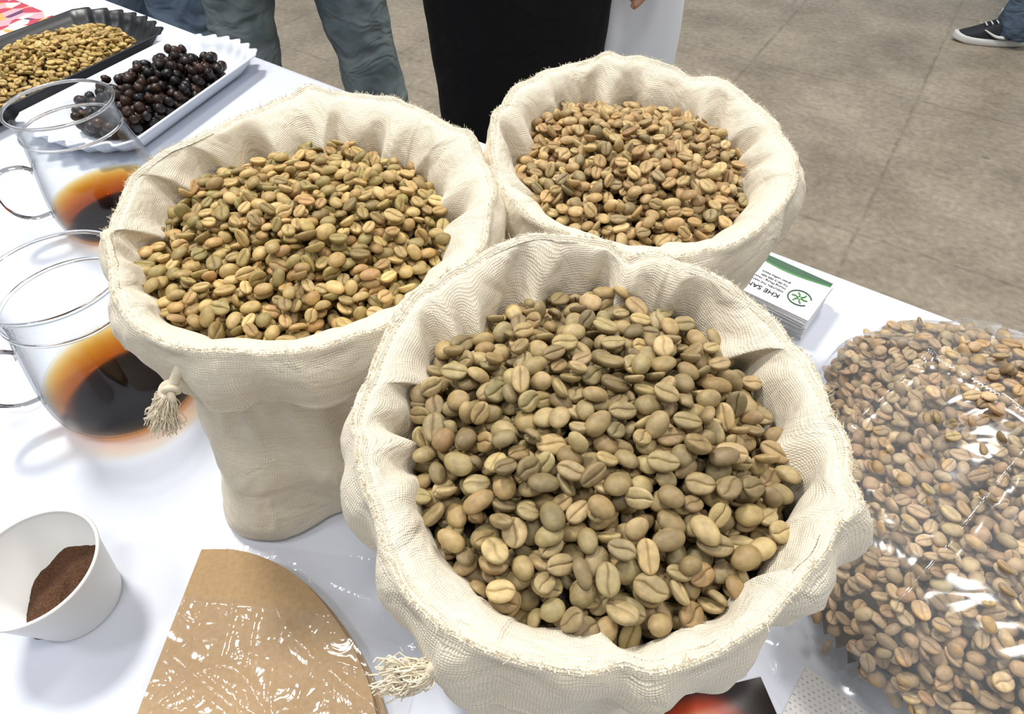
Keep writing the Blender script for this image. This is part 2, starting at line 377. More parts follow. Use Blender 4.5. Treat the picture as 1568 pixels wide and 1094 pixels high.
# ------------------------------------------------------------------ sacks
def make_sack(cx, cy, zrim, rx, ry, bx, by, brx, bry, phi, seed, tilt=(0, 0), corner=.22, palette=None, n=900, dome=.02, zb_drop=.025, tassel=None, rot=0, seams=(60, 240), size=1.0, pinch=()):
    r = np.random.default_rng(seed)
    root = empty('canvas_sack_of_coffee_beans', (cx, cy, TZ))
    NA = 720; th = np.linspace(0, 2*math.pi, NA, endpoint=False)
    ct, st = np.cos(th), np.sin(th)
    wrap = lambda d: (d+math.pi) % (2*math.pi)-math.pi
    def ell(a, b, w=0): return 1/np.sqrt((np.cos(th-w)/a)**2+(np.sin(th-w)/b)**2)
    lowf = sum(r.normal(0, .009)*np.sin(k*th+r.uniform(0, 6.28)) for k in (3, 4, 5))
    hif = sum(r.normal(0, .0040)*np.sin(k*th+r.uniform(0, 6.28)) for k in (7, 9, 13, 17))
    R = ell(rx, ry, rot)*(1+lowf+hif)
    zc = (zrim-TZ)+tilt[0]*ct+tilt[1]*st + sum(r.normal(0, .0014)*np.sin(k*th+r.uniform(0, 6.28)) for k in (3, 5, 7, 11))
    for a_, m_ in pinch:
        q = wrap(th-math.radians(a_)); R = R*(1+m_*np.exp(-(q/.07)**2)); zc = zc+.0035*np.exp(-(q/.10)**2)*np.sign(m_)
    ox, oy = bx-cx, by-cy
    rb = []
    for a in th:
        dx, dy = math.cos(a)/brx, math.sin(a)/bry; px, py = -ox/brx, -oy/bry
        A = dx*dx+dy*dy; B = px*dx+py*dy; C = px*px+py*py-1
        rb.append((-B+math.sqrt(B*B-A*C))/A)
    rb = np.array(rb); rb = np.minimum(rb, R-.010)
    zb = (zrim-TZ)-zb_drop+0*th
    nf = 15; base = np.arange(nf)/nf*2*math.pi+r.uniform(-.17, .17, nf)
    amp = r.uniform(.003, .0130, nf); wid = r.uniform(.055, .11, nf); slo = r.uniform(-.25, .25, nf); sgn = r.choice([-1, 1], nf)
    amp *= np.where(np.sin(base) < -.3, .45, 1.0)
    def F(d):
        f = np.zeros(NA)
        for b_, a_, w_, s_, g_ in zip(base, amp, wid, slo, sgn):
            q = wrap(th-b_-s_*d)*g_
            f += -a_*np.where(q > 0, np.exp(-(q/(w_*.42))**2), np.exp(-(q/(w_*1.4))**2))+a_*.55*np.exp(-((q-1.40*w_)/(w_*.9))**2)
        return f
    P2 = [(r.normal(), r.uniform(0, 6.28), k) for k in (6, 8, 11, 15, 19)]
    def G(v): return sum(a_*np.sin(k*th+p_+v*1.5*math.sin(k)) for a_, p_, k in P2)*.0008
    seam = np.zeros(NA)
    for s_ in seams:
        q = np.abs(wrap(th-math.radians(s_)))*np.mean(R); seam += .0014*(1/(1+np.exp((q-.0085)/.0004)))
    rows = []
    for s in (-1, -.5): rows.append((rb+F(1)*.8, zb+s*.03))
    NI = 24
    for s in np.linspace(0, 1, NI):
        d = 1-s
        rr = rb+(R-.003-rb)*(1-np.cos(s*math.pi/2))**.8; zz = zb+(zc-zb)*np.sin(s*math.pi/2)
        f = F(d)*(.16+.84*math.sin(math.pi*min(1, d*.95+.02)*.5)**1.1)
        zz = zz + F(d)*.35*math.sin(math.pi*s)+seam*.8*math.sin(math.pi*s*.5)
        rows.append((rr+f-seam*.8, zz))
    f0 = F(0)*.16
    CR = len(rows)+2
    for dr, dz in ((-.0026, .0000), (-.0014, .0018), (.0003, .0024), (.0018, .0014), (.0026, -.0012)):
        rows.append((R+dr+f0, zc+dz))
    for dr, dz in ((.0030, -.003), (.0048, -.007), (.0062, -.012), (.0070, -.018), (.0068, -.024), (.0058, -.030), (.0050, -.0345), (.0048, -.0365), (.0052, -.038), (.0050, -.0395), (.0030, -.0400), (-.001, -.0392), (-.005, -.039), (-.0075, -.040)):
        rows.append((R+dr+f0*(1+dz*20)+G(dz*40)*(1+abs(dz)*30)+seam, zc+dz+.002*np.sin(5*th+seed)*(dz < -.03)))
    ztuck = zc-.040
    cor = np.abs(np.cos(th-phi))**14*(np.cos(th-phi) > 0)*corner + np.abs(np.cos(th-phi))**10*(np.cos(th-phi) <= 0)*corner*.3
    gather = sum(r.normal(0, .0015)*np.sin(k*th+r.uniform(0, 6.28)) for k in (17, 23, 31, 41))
    for s in np.linspace(.02, 1, 46):
        z = ztuck*(1-s)+.006*s
        rr = R*(.925+.045*math.sin(s*math.pi*.9))-.003 + G(s*3)*2.2*(1-.3*s) + gather*max(0, 1-s*2.5)
        rr = rr*(1+cor*s**2.5) * (1-.05*s**6)
        rr = rr + .0022*np.sin(s*14+2*np.sin(th*2+seed)+seed)*np.sin(th*1.5+seed*.7+s*3)*(s > .1)
        rows.append((rr, z))
    lr, lz = rows[-1]
    rows.append((lr-.003, np.full(NA, .0025))); rows.append((lr-.008, np.full(NA, .0006))); rows.append((lr*.5, np.full(NA, .0006))); rows.append((lr*.02, np.full(NA, .0006)))
    V = []
    for i, (rr, zz) in enumerate(rows):
        zz = np.broadcast_to(zz, (NA,)).copy(); rr = rr.copy()
        if i < len(rows)-4:
            nearc = CR-4 < i < CR+4
            a1, a2 = (.0008, .0008) if nearc else (.0030, .0019)
            for j in range(0, NA):
                X_, Y_, Z_ = rr[j]*ct[j], rr[j]*st[j], zz[j]
                v1 = mnoise.noise(Vector((X_*24+seed, Y_*24, Z_*24)))
                v2 = .6*(1-2*abs(mnoise.noise(Vector((X_*60+seed, Y_*60, Z_*44+2*v1)))))-.3
                rr[j] += a1*v1+a2*v2
                if nearc: zz[j] += .0012*mnoise.noise(Vector((X_*90, Y_*90, seed)))
        V.append(np.stack([rr*ct, rr*st, np.maximum(zz, .0006)], -1))
    A = np.array(V); nr = len(rows)
    seg = np.linalg.norm(np.diff(A, axis=0), axis=2).mean(1); vv = np.concatenate([[0], np.cumsum(seg)])
    faces = grid_faces(nr, NA)
    me = bpy.data.meshes.new('sack_cloth'); me.from_pydata(A.reshape(-1, 3).tolist(), [], faces); me.update()
    uvl = me.uv_layers.new(name='UVMap'); circ = .11*2*math.pi
    fi = np.arange(len(faces)); ii = fi//NA; jj = fi % NA
    uvr = np.zeros((len(faces), 4, 2), np.float32)
    uvr[:, 0] = np.stack([jj/NA*circ, vv[ii]], -1); uvr[:, 1] = np.stack([(jj+1)/NA*circ, vv[ii]], -1)
    uvr[:, 2] = np.stack([(jj+1)/NA*circ, vv[ii+1]], -1); uvr[:, 3] = np.stack([jj/NA*circ, vv[ii+1]], -1)
    uvl.data.foreach_set('uv', uvr.ravel())
    me.polygons.foreach_set('use_smooth', [True]*len(me.polygons)); me.materials.append(M_canvas)
    ob = bpy.data.objects.new('sack_cloth', me); link(ob, root)
    crest = A[CR]
    fib = []
    for i in range(900):
        j = int(r.integers(NA)); p = crest[j]; out = np.array([ct[j], st[j], 0]); tan = np.array([-st[j], ct[j], 0])
        d1 = out*r.uniform(-.5, 1)+tan*r.normal(0, 1)+np.array([0, 0, r.uniform(.1, .8)]); d1 /= np.linalg.norm(d1); l = r.uniform(.0008, .0026)
        d2 = d1+r.normal(0, .6, 3)
        fib.append([p, p+d1*l*.5, p+d1*l*.5+d2*l*.5])
    curve('frayed_fibres', fib, .00013, M_thread, root, res=0)
    st_ = []
    for j in range(0, NA, 5):
        a, b = A[CR-2][j], A[CR+1][(j+3) % NA]; up = np.array([0, 0, .0012])
        st_.append([a, (a+b)/2+up, b])
    curve('rim_stitching', st_, .00040, M_stitch, root, res=1)
    zl = zrim-zb_drop
    def rho(x, y): return np.sqrt(((x-bx)/brx)**2+((y-by)/bry)**2)
    lump = [(r.uniform(20, 60), r.uniform(20, 60), r.uniform(0, 6.28)) for _ in range(4)]
    def target(x, y):
        q = rho(x, y)
        return zl+dome*(1-np.clip(q, 0, 1.3)**2)+sum(.0015*np.sin(a*x+b*y+c) for a, b, c in lump)
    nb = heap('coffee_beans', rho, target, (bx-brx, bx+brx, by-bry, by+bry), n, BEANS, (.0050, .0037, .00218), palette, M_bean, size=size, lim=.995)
    nb.parent = root; nb.location = (-cx, -cy, -TZ)
    if tassel:
        (px, py, pz), (dx, dy, dz) = tassel
        P = np.array([px-cx, py-cy, pz-TZ]); D = np.array([dx, dy, dz], float); D /= np.linalg.norm(D)
        O = P/np.linalg.norm(P[:2])*np.array([1, 1, 0])
        S = np.cross(D, O); S /= np.linalg.norm(S)
        plies = []
        for k in range(3):
            pl = []
            for t_ in np.linspace(-1, 1, 50):
                c = P - D*.018*(1-t_)/2*1.0 + O*(-.002+.006*(t_+1)/2) ; a = t_*14+k*2.094
                pl.append(c+(S*math.cos(a)+O*math.sin(a))*.0014)
            plies.append(pl)
        curve('drawstring_cord', plies, .0015, M_thread, root, res=3)
        kn = []
        C = P+O*.004
        for t_ in np.linspace(0, 2*math.pi, 60, endpoint=False):
            x_ = (2+math.cos(3*t_))*math.cos(2*t_); y_ = (2+math.cos(3*t_))*math.sin(2*t_); z_ = math.sin(3*t_)
            kn.append(C+(S*x_+D*y_)*.0015+O*z_*.0022)
        curve('drawstring_knot', [kn], .0019, M_thread, root, res=3, cyclic=True)
        strands = []
        for i in range(260):
            a = r.uniform(0, 6.28); q = r.uniform(0, 1)**.6; sp = (S*math.cos(a)+O*abs(math.sin(a)))*q
            l = r.uniform(.009, .019); pts = []
            wob = r.normal(0, .0016, 3); w2 = r.uniform(4, 9)
            for t_ in np.linspace(0, 1, 8):
                pts.append(C+D*(.002+l*t_)+sp*(.0026+.0080*t_**.8)+wob*math.sin(t_*w2)+np.array([0, 0, -.004*t_*t_]))
            strands.append(pts)
        curve('tassel_strands', strands, .00028, M_thread, root, res=1)
    return root

PAL_FRONT = [(166, 146, 104), (152, 133, 94), (180, 157, 112), (136, 120, 85), (158, 140, 100), (126, 108, 76), (170, 146, 100), (146, 122, 82)]
PAL_LEFT = [(176, 150, 96), (160, 138, 88), (190, 160, 106), (146, 128, 80), (166, 132, 84), (202, 174, 118), (180, 144, 92), (136, 116, 74), (178, 152, 98), (154, 138, 86)]
PAL_BACK = [(190, 162, 112), (176, 148, 100), (164, 140, 96), (156, 126, 84), (196, 170, 120), (144, 126, 90), (178, 144, 96)]
make_sack(.0335, .1555, .970, .0985, .102, .0365, .155, .081, .0875, math.radians(200), 3, tilt=(0, .006), corner=.10, palette=PAL_FRONT, n=960, dome=.021,
          tassel=((-.022, .063, .947), (-1, .12, -.25)), seams=(66, 243), size=1.1, pinch=((-27, .055), (75, -.03), (272, -.03)))
make_sack(-.128, .330, .950, .115, .127, -.136, .327, .096, .100, math.radians(242), 8, tilt=(0, .005), corner=.36, palette=PAL_LEFT, n=1230, dome=.018,
          tassel=((-.181, .207, .918), (-.5, -.3, -1)), seams=(60, 225), size=1.06, pinch=((100, .03), (35, .03), (200, .005)))
make_sack(.088, .400, .950, .104, .119, .086, .403, .083, .095, math.radians(20), 5, tilt=(0, .005), corner=.08, palette=PAL_BACK, n=1060, dome=.018, seams=(-18, 118), size=1.05, pinch=((95, .04), (160, .02), (60, -.03)))

# ------------------------------------------------------------------ plastic bag of beans
def bag():
    B0 = (.41, .147)
    root = empty('plastic_bag_of_coffee_beans', (B0[0], B0[1], TZ))
    BA = math.radians(-25); E1 = (math.cos(BA), math.sin(BA)); E2 = (-math.sin(BA), math.cos(BA))
    dc, nc, hd, hn = .304, .325, .213, .170
    def co(x, y): return x*E1[0]+y*E1[1], x*E2[0]+y*E2[1]
    def rho(x, y):
        d, n = co(x, y); return ((np.abs(d-dc)/hd)**4.0+(np.abs(n-nc)/hn)**4.0)**(1/4.0)
    def target(x, y):
        q = np.clip(rho(x, y), 0, 1); return TZ+.013+.082*(1-q**3.4)**.6+.003*np.sin(x*31+y*12)+.003*np.sin(y*37-x*9+2)
    P = [(184, 160, 124), (168, 142, 108), (152, 127, 94), (194, 168, 130), (136, 114, 84), (162, 142, 106), (172, 140, 102)]
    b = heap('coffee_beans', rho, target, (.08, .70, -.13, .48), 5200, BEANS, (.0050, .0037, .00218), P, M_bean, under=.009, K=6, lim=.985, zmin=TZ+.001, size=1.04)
    b.parent = root; b.location = (-B0[0], -B0[1], -TZ)
    nd = 220; D = np.linspace(dc-hd*1.06, dc+hd*1.11, nd); Nn = np.linspace(nc-hn*1.06, nc+hn*1.14, nd)
    DD, NN = np.meshgrid(D, Nn, indexing='ij'); X = DD*E1[0]+NN*E2[0]; Y = DD*E1[1]+NN*E2[1]
    q = rho(X, Y)
    up = (q > 1)
    prof = .019+.087*np.clip(1-q**3.4, 0, 1)**.5
    a = np.arctan2(NN-nc, DD-dc)
    w = np.clip(q, 0, 1.2)
    wr = .0028*np.abs(np.sin(a*7+3*q+1.3*np.sin(a*3)))*w**2+.0035*np.abs(np.sin(a*13+2*np.sin(q*7+a*2)))*w**4
    cr = 1-np.abs(np.sin(19*DD+9*NN+1.6*np.sin(14*NN+5*DD)))
    cr2 = 1-np.abs(np.sin(-13*DD+17*NN+1.3*np.sin(19*DD)+1))
    Z = TZ+prof+wr+.007*cr**5+.006*cr2**6+.002*np.sin(23*DD)*np.sin(29*NN+1)
    Z = np.where(up, np.maximum(TZ+.0015, TZ+.018*(1-(q-1)*6)+wr*1.2), Z)
    V = np.stack([X-B0[0], Y-B0[1], Z-TZ], -1).reshape(-1, 3); F = []
    for i in range(nd-1):
        for j in range(nd-1):
            if q[i, j] < (1.07 if X[i, j] < .33 and Y[i, j] > .3 else 1.13): F.append((i*nd+j, (i+1)*nd+j, (i+1)*nd+j+1, i*nd+j+1))
    mobj('clear_plastic_film', V, F, M_film, root)
bag()

# ------------------------------------------------------------------ glass coffee servers
def server(x, y, ha, level):
    root = empty('glass_coffee_server', (x, y, TZ+.0008))
    outer = smoothprof([(.001, 0), (.035, 0), (.050, .001), (.0565, .008), (.0595, .020), (.0585, .040), (.0550, .062), (.0505, .085), (.0475, .103), (.0468, .115), (.0485, .126), (.0505, .131)], 5)
    inner = outer.copy(); inner[:, 0] = np.maximum(inner[:, 0]-.0020, .0005); inner[:, 1] = np.maximum(inner[:, 1], .0022)
    prof = list(map(tuple, outer))+[(.0503, .1328), (.0487, .1326)]+[tuple(p) for p in inner[::-1]]
    lathe('glass_body', prof, M_glass, root, 96)
    lathe('glass_rim', [(.0500+.0016*math.cos(a), .1322+.0016*math.sin(a)) for a in np.linspace(0, 2*math.pi, 17)], M_glass2, root, 96)
    lathe('neck_ring', [(.0475+.0010*math.cos(a), .108+.0016*math.sin(a)) for a in np.linspace(0, 2*math.pi, 13)], M_glass2, root, 96)
    k0 = int(np.argmax(outer[:, 0] > .0560)); rl = float(np.interp(level, inner[k0:, 1], inner[k0:, 0]))-.0004
    liq = [(.0003, .0026)]+[(p[0]-.0004, p[1]+.0004) for p in inner if p[1] < level and p[0] > .03]
    liq += [(rl, level), (rl*.98, level-.0002), (rl*.5, level-.0002), (.0003, level-.0002)]
    lathe('coffee_liquid', liq, M_coffee, root, 96)
    hp = smoothprof([(.0530, .076), (.062, .082), (.078, .082), (.090, .072), (.094, .054), (.089, .036), (.076, .026), (.0590, .026)], 8)
    c, s = math.cos(ha), math.sin(ha)
    V = []; n = 14
    for i, (r_, z_) in enumerate(hp):
        tg = hp[min(i+1, len(hp)-1)]-hp[max(i-1, 0)]; tg /= np.linalg.norm(tg); nr = np.array([-tg[1], tg[0]])
        for j in range(n):
            a = 2*math.pi*j/n; u, w = .0032*math.cos(a), .0058*math.sin(a)
            rr = r_+nr[0]*u; zz = z_+nr[1]*u
            V.append((rr*c-w*s, rr*s+w*c, zz))
    F = grid_faces(len(hp), n); k = (len(hp)-1)*n
    F += [tuple(range(n-1, -1, -1)), tuple(range(k, k+n))]
    mobj('glass_handle', V, F, M_glass2, root)
    return root
server(-.330, .336, math.radians(212), .034)
server(-.446, .588, math.radians(215), .032)

# ------------------------------------------------------------------ paper cup with grounds
def cup():
    root = empty('paper_cup_of_ground_coffee', (-.296, .153, TZ+.0005))
    prof = [(.0005, .004), (.0255, .004), (.0260, 0), (.0272, 0), (.0277, .003), (.0378, .056)]
    for a in np.linspace(-.5, math.pi+.6, 9): prof.append((.0378+.0012*math.cos(a), .0568+.0012*math.sin(a)))
    prof += [(.0362, .054), (.0265, .0055), (.0005, .0052)]
    lathe('cup_wall', prof, M_cup, root, 80)
    V = [(0, 0, .0185)]; F = []; nr, na = 16, 60
    for i in range(1, nr+1):
        for j in range(na):
            a = 2*math.pi*j/na; rr = .0302*i/nr
            x, y = rr*math.cos(a), rr*math.sin(a)
            z = .0185+.28*x+.14*y+.0022*math.sin(190*x+1)*math.sin(160*y)+rng.normal(0, .0004)
            V.append((x*(1+.05*(z-.0185)/.01*(1 if x > 0 else 0)), y, max(z, .0056)))
    F = [(0, 1+j, 1+(j+1) % na) for j in range(na)]
    F += [(1+i*na+j, 1+(i+1)*na+j, 1+(i+1)*na+(j+1) % na, 1+i*na+(j+1) % na) for i in range(nr-1) for j in range(na)]
    mobj('coffee_grounds', V, F, M_grounds, root)
cup()

# ------------------------------------------------------------------ kraft filters in a sleeve
def filters():
    root = empty('packet_of_paper_coffee_filters', (-.15, .08, TZ))
    out = [(-.216, .182), (-.19, .1815), (-.161, .172), (-.137, .157), (-.115, .136), (-.098, .115), (-.085, .094), (-.077, .070), (-.075, .045), (-.12, -.01), (-.17, -.04), (-.205, -.04), (-.222, -.0), (-.2205, .09)]
    O = smoothprof(out[:9], 4).tolist()+[list(p) for p in out[9:]]
    O = np.array(O)-np.array([-.15, .08])
    V = []; F = []
    def sheet(z0, z1, dx, dy, rz):
        c, s = math.cos(rz), math.sin(rz); n = len(O); base = len(V)
        for z in (z0, z1):
            for p in O: V.append((c*p[0]-s*p[1]+dx, s*p[0]+c*p[1]+dy, z))
        F.append(tuple(range(base, base+n))); F.append(tuple(range(base+2*n-1, base+n-1, -1)))
        for j in range(n):
            k_ = (j+1) % n; F.append((base+j, base+n+j, base+n+k_, base+k_))
    z = .001
    for i in range(9):
        sheet(z, z+.0013, rng.normal(0, .0008)+(.006 if i < 4 else 0), rng.normal(0, .0008)-(.006 if i < 4 else 0), rng.normal(0, .004)-(.03 if i < 4 else 0)); z += .0016
    mobj('kraft_filters', V, F, M_kraft, root, smooth=False)
    nx, ny = 150, 190; X = np.linspace(-.080, .079, nx); Y = np.linspace(-.13, .106, ny); XX, YY = np.meshgrid(X, Y, indexing='ij')
    inside = np.clip((.085-np.hypot(np.clip(XX+.0, 0, 1)*1.0, np.clip(YY+.005, 0, 1)))/.02, 0, 1)
    cr = 1-np.abs(np.sin(31*XX+22*YY+1.8*np.sin(25*YY)+.5)); cr2 = 1-np.abs(np.sin(-27*XX+39*YY+2*np.sin(33*XX)))
    cr3 = 1-np.abs(np.sin(75*XX-50*YY+3*np.sin(40*XX+30*YY)))
    Z = .0022+.0155*inside+.003*cr**4+.003*cr2**5+.0014*cr3**4+.0007*np.sin(90*XX+3*np.sin(50*YY))
    V = np.stack([XX, YY, Z], -1).reshape(-1, 3)
    F = [(i*ny+j, (i+1)*ny+j, (i+1)*ny+j+1, i*ny+j+1) for i in range(nx-1) for j in range(ny-1)]
    s = mobj('clear_sleeve', V, F, M_film2, root); s.rotation_euler = (0, 0, -.10); s.location = (.006, .0, 0)
filters()

# ------------------------------------------------------------------ cards
def cards():
    root = empty('stack_of_business_cards', (.2485, .449, TZ+.0005), TA-.10)
    V, F = [], []; z = 0
    for i in range(46):
        w, h = .050, .032; a = rng.normal(0, .012) + (.05 if i < 26 else 0); dx, dy = rng.normal(0, .0006, 2); c, s = math.cos(a), math.sin(a)
        if i < 26: dy += .002
        b = len(V)
        for zz in (z, z+.00052):
            for X, Y in ((-w, -h), (w, -h), (w, h), (-w, h)): V.append((c*X-s*Y+dx, s*X+c*Y+dy, zz))
        F += [(b+3, b+2, b+1, b), (b+4, b+5, b+6, b+7)]+[(b+j, b+(j+1) % 4, b+4+(j+1) % 4, b+4+j) for j in range(4)]
        z += .00062
    mobj('cards', V, F, M_paper, root, smooth=False)
    n = 30; V = []
    for i in range(n+1):
        x = -.049+.098*i/n; w = .0035+.010*math.sin(math.pi*min(1, (i/n)*.8+.1))**2*(.4+.6*i/n)
        V.append((x, .0315, z+.0003)); V.append((x, .0315-w, z+.0003))
    mobj('card_green_swoosh', V, [(2*i+1, 2*i+3, 2*i+2, 2*i) for i in range(n)], M_dgreen, root, smooth=False)
    V2 = [(v[0], v[1]-.0008 if k % 2 == 0 else v[1]-.0022, z+.00022) for k, v in enumerate(V)]
    mobj('card_light_swoosh', V2, [(2*i+1, 2*i+3, 2*i+2, 2*i) for i in range(n)], M_green, root, smooth=False)
    ring = [(.033+.0105*math.cos(a), -.008+.0105*math.sin(a), z+.0003) for a in np.linspace(.4, 5.6, 40)]
    curve('logo_ring', [ring], .0007, M_dgreen, root, res=1)
    lv = []
    for a in (0, 1.05, 2.1, 3.14, 4.2, 5.2):
        cx, cy = .033+.0045*math.cos(a), -.008+.0045*math.sin(a)
        lv.append([(cx-.003*math.cos(a), cy-.003*math.sin(a), z+.0003), (cx+.001*math.sin(a), cy-.001*math.cos(a), z+.0003), (cx+.003*math.cos(a), cy+.003*math.sin(a), z+.0003)])
    curve('logo_leaves', lv, .0008, M_green, root, res=1)
    def txt(s, x, y, size, m):
        cu = bpy.data.curves.new('card_text', 'FONT'); cu.body = s; cu.size = size; cu.extrude = .00005; cu.materials.append(m); cu.offset = size*.012
        o = bpy.data.objects.new('card_text', cu); link(o, root); o.location = (x, y, z+.0003); o.rotation_euler = (0, 0, math.pi)
    txt('KHE SANH', .018, -.016, .0082, M_ink)
    for i in range(4): txt(['NGUYEN THI HANG', 'Huong Phung - Huong Hoa', 'Tel 0912 000 000', 'green coffee beans'][i], .018, -.009+.0052*i, .0038, M_ink)
cards()

# ------------------------------------------------------------------ leaflet and packet under the front sack
def leaflet():
    m, nt, out = newmat('printed_packet'); L = nt.links.new
    p = N(nt, 'ShaderNodeBsdfPrincipled'); p.inputs['Roughness'].default_value = .4
    tc = N(nt, 'ShaderNodeTexCoord'); mp = N(nt, 'ShaderNodeMapping'); mp.inputs['Location'].default_value = (-.1, -.25, 0); mp.inputs['Scale'].default_value = (28, 36, 1); L(tc.outputs['Object'], mp.inputs[0])
    g = N(nt, 'ShaderNodeTexGradient', gradient_type='SPHERICAL'); L(mp.outputs[0], g.inputs[0])
    cr = N(nt, 'ShaderNodeValToRGB'); e = cr.color_ramp.elements; e[0].color = lin(28, 16, 14); e[1].position = .9; e[1].color = lin(236, 150, 70)
    x = e.new(.12); x.color = lin(70, 20, 14); x = e.new(.4); x.color = lin(176, 62, 26)
    L(g.outputs[0], cr.inputs[0]); L(cr.outputs[0], p.inputs['Base Color']); L(p.outputs[0], out.inputs['Surface'])
    root = empty('printed_coffee_packet', (.110, .062, TZ+.0005), math.radians(12))
    w, h = .055, .032; V = []
    nx = 16
    for i in range(nx+1):
        for j in range(nx+1):
            u, v = i/nx*2-1, j/nx*2-1; V.append((u*w, v*h, .008*(1-u**4)*(1-v**4)+.001))
    F = [(i*(nx+1)+j, (i+1)*(nx+1)+j, (i+1)*(nx+1)+j+1, i*(nx+1)+j+1) for i in range(nx) for j in range(nx)]
    mobj('packet_front', V, F, m, root)
    mobj('packet_back', [(v[0], v[1], .0) for v in V], [tuple(reversed(f)) for f in F], M_ink, root)
    m2, nt, out = newmat('leaflet_print'); L = nt.links.new
    p = N(nt, 'ShaderNodeBsdfPrincipled'); p.inputs['Roughness'].default_value = .4
    tc = N(nt, 'ShaderNodeTexCoord'); br = N(nt, 'ShaderNodeTexBrick'); br.inputs['Scale'].default_value = 1; br.inputs['Brick Width'].default_value = .0035; br.inputs['Row Height'].default_value = .003
    br.inputs['Mortar Size'].default_value = .0011; br.inputs['Color1'].default_value = lin(150, 142, 138); br.inputs['Color2'].default_value = lin(200, 190, 186); br.inputs['Mortar'].default_value = lin(224, 220, 218)
    L(tc.outputs['Object'], br.inputs['Vector']); L(br.outputs['Color'], p.inputs['Base Color']); L(p.outputs[0], out.inputs['Surface'])
    r2 = mobj('printed_leaflet', [(-.05, -.04, 0), (.05, -.04, 0), (.05, .04, 0), (-.05, .04, 0), (-.05, -.04, .0006), (.05, -.04, .0006), (.05, .04, .0006), (-.05, .04, .0006)],
              [(3, 2, 1, 0), (4, 5, 6, 7), (0, 1, 5, 4), (1, 2, 6, 5), (2, 3, 7, 6), (3, 0, 4, 7)], m2, smooth=False)
    r2.location = (.200, .048, TZ+.0001); r2.rotation_euler = (0, 0, TA-.1)
leaflet()

# ------------------------------------------------------------------ sample trays
def tray(name, x, y, rz, Lh, Wh, Wh2, H, mat):
    root = empty(name, (x, y, TZ+.0026), rz)
    def outline(l, w, w2, flute):
        P = []
        for t in np.linspace(-1, 1, 40, endpoint=False): P.append((t*l, -(w+(w2-w)*(t+1)/2)))
        for t in np.linspace(-1, 1, 60, endpoint=False):
            P.append((l+.03*(1-t*t)*1+flute*(.5+.5*math.cos(t*math.pi*7)), t*w2))
        for t in np.linspace(1, -1, 40, endpoint=False): P.append((t*l, (w+(w2-w)*(t+1)/2)))
        for t in np.linspace(1, -1, 60, endpoint=False):
            P.append((-l-.03*(1-t*t)-flute*(.5+.5*math.cos(t*math.pi*7)), t*w))
        return P
    rows = [(outline(Lh-.022, Wh-.022, Wh2-.022, .0), 0), (outline(Lh-.014, Wh-.018, Wh2-.018, .004), .004), (outline(Lh-.006, Wh-.008, Wh2-.008, .006), H*.6), (outline(Lh, Wh, Wh2, .009), H), (outline(Lh+.004, Wh+.004, Wh2+.004, .010), H+.0005)]
    V = [(p[0], p[1], z) for P, z in rows for p in P]; n = 200
    F = grid_faces(len(rows), n)+[tuple(range(n-1, -1, -1))]
    o = mobj('tray_shell', V, F, mat, root)
    md = o.modifiers.new('s', 'SOLIDIFY'); md.thickness = .0015; md.offset = 1
    o.data.polygons[len(o.data.polygons)-1].use_smooth = False
    return root
W_ANG = math.radians(68)
r1 = tray('white_sample_tray', -.505, .855, W_ANG, .125, .092, .078, .026, M_wtray)
def rect_heap(root, cx, cy, ang, lh, wh, h, name, n, protos, semi, pal, mat, dome, shift=0, **kw):
    c, s = math.cos(ang), math.sin(ang)
    def loc(x, y): return (x-cx)*c+(y-cy)*s-shift, -(x-cx)*s+(y-cy)*c
    def rho(x, y):
        u, v = loc(x, y); return ((np.abs(u)/lh)**2.6+(np.abs(v)/wh)**2.6)**(1/2.6)
    def tgt(x, y): return TZ+h+dome*(1-np.clip(rho(x, y), 0, 1)**2)+.002*np.sin(60*x+40*y)
    e = math.hypot(lh, wh)+abs(shift)
    o = heap(name, rho, tgt, (cx-e, cx+e, cy-e, cy+e), n, protos, semi, pal, mat, zmin=TZ+.005, **kw)
    o.parent = root; o.matrix_parent_inverse = (Matrix.Translation(root.location) @ Matrix.Rotation(ang, 4, 'Z')).inverted()
rect_heap(r1, -.505, .855, W_ANG, .118, .066, .009, 'dried_coffee_cherries', 240, BERRIES, (.0070, .0066, .0066), [(30, 24, 24), (38, 28, 25), (26, 24, 26), (66, 44, 34), (34, 30, 32), (52, 38, 32)], M_berry, .006, shift=.0, under=.009, moundcol=(.012, .009, .007))
B_ANG = math.radians(62)
r2 = tray('black_sample_tray', -.715, .935, B_ANG, .150, .110, .100, .026, M_btray)
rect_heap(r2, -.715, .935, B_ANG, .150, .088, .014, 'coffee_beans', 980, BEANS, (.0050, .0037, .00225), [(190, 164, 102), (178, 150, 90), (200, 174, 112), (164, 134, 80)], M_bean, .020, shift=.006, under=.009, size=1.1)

m, nt, out = newmat('printed_fabric'); L = nt.links.new
p = N(nt, 'ShaderNodeBsdfPrincipled'); tc = N(nt, 'ShaderNodeTexCoord'); vo = N(nt, 'ShaderNodeTexVoronoi'); vo.inputs['Scale'].default_value = 42; L(tc.outputs['Object'], vo.inputs['Vector'])
cr = N(nt, 'ShaderNodeValToRGB'); cr.color_ramp.interpolation = 'CONSTANT'; e = cr.color_ramp.elements; e[0].color = lin(180, 60, 80); e[1].position = .8; e[1].color = lin(200, 160, 90)
for ps, c in ((.25, lin(205, 160, 170)), (.45, lin(96, 50, 96)), (.62, lin(215, 205, 200))): x = e.new(ps); x.color = c
sp = N(nt, 'ShaderNodeSeparateColor'); L(vo.outputs['Color'], sp.inputs[0]); L(sp.outputs[0], cr.inputs[0]); L(cr.outputs[0], p.inputs['Base Color']); L(p.outputs[0], out.inputs['Surface'])
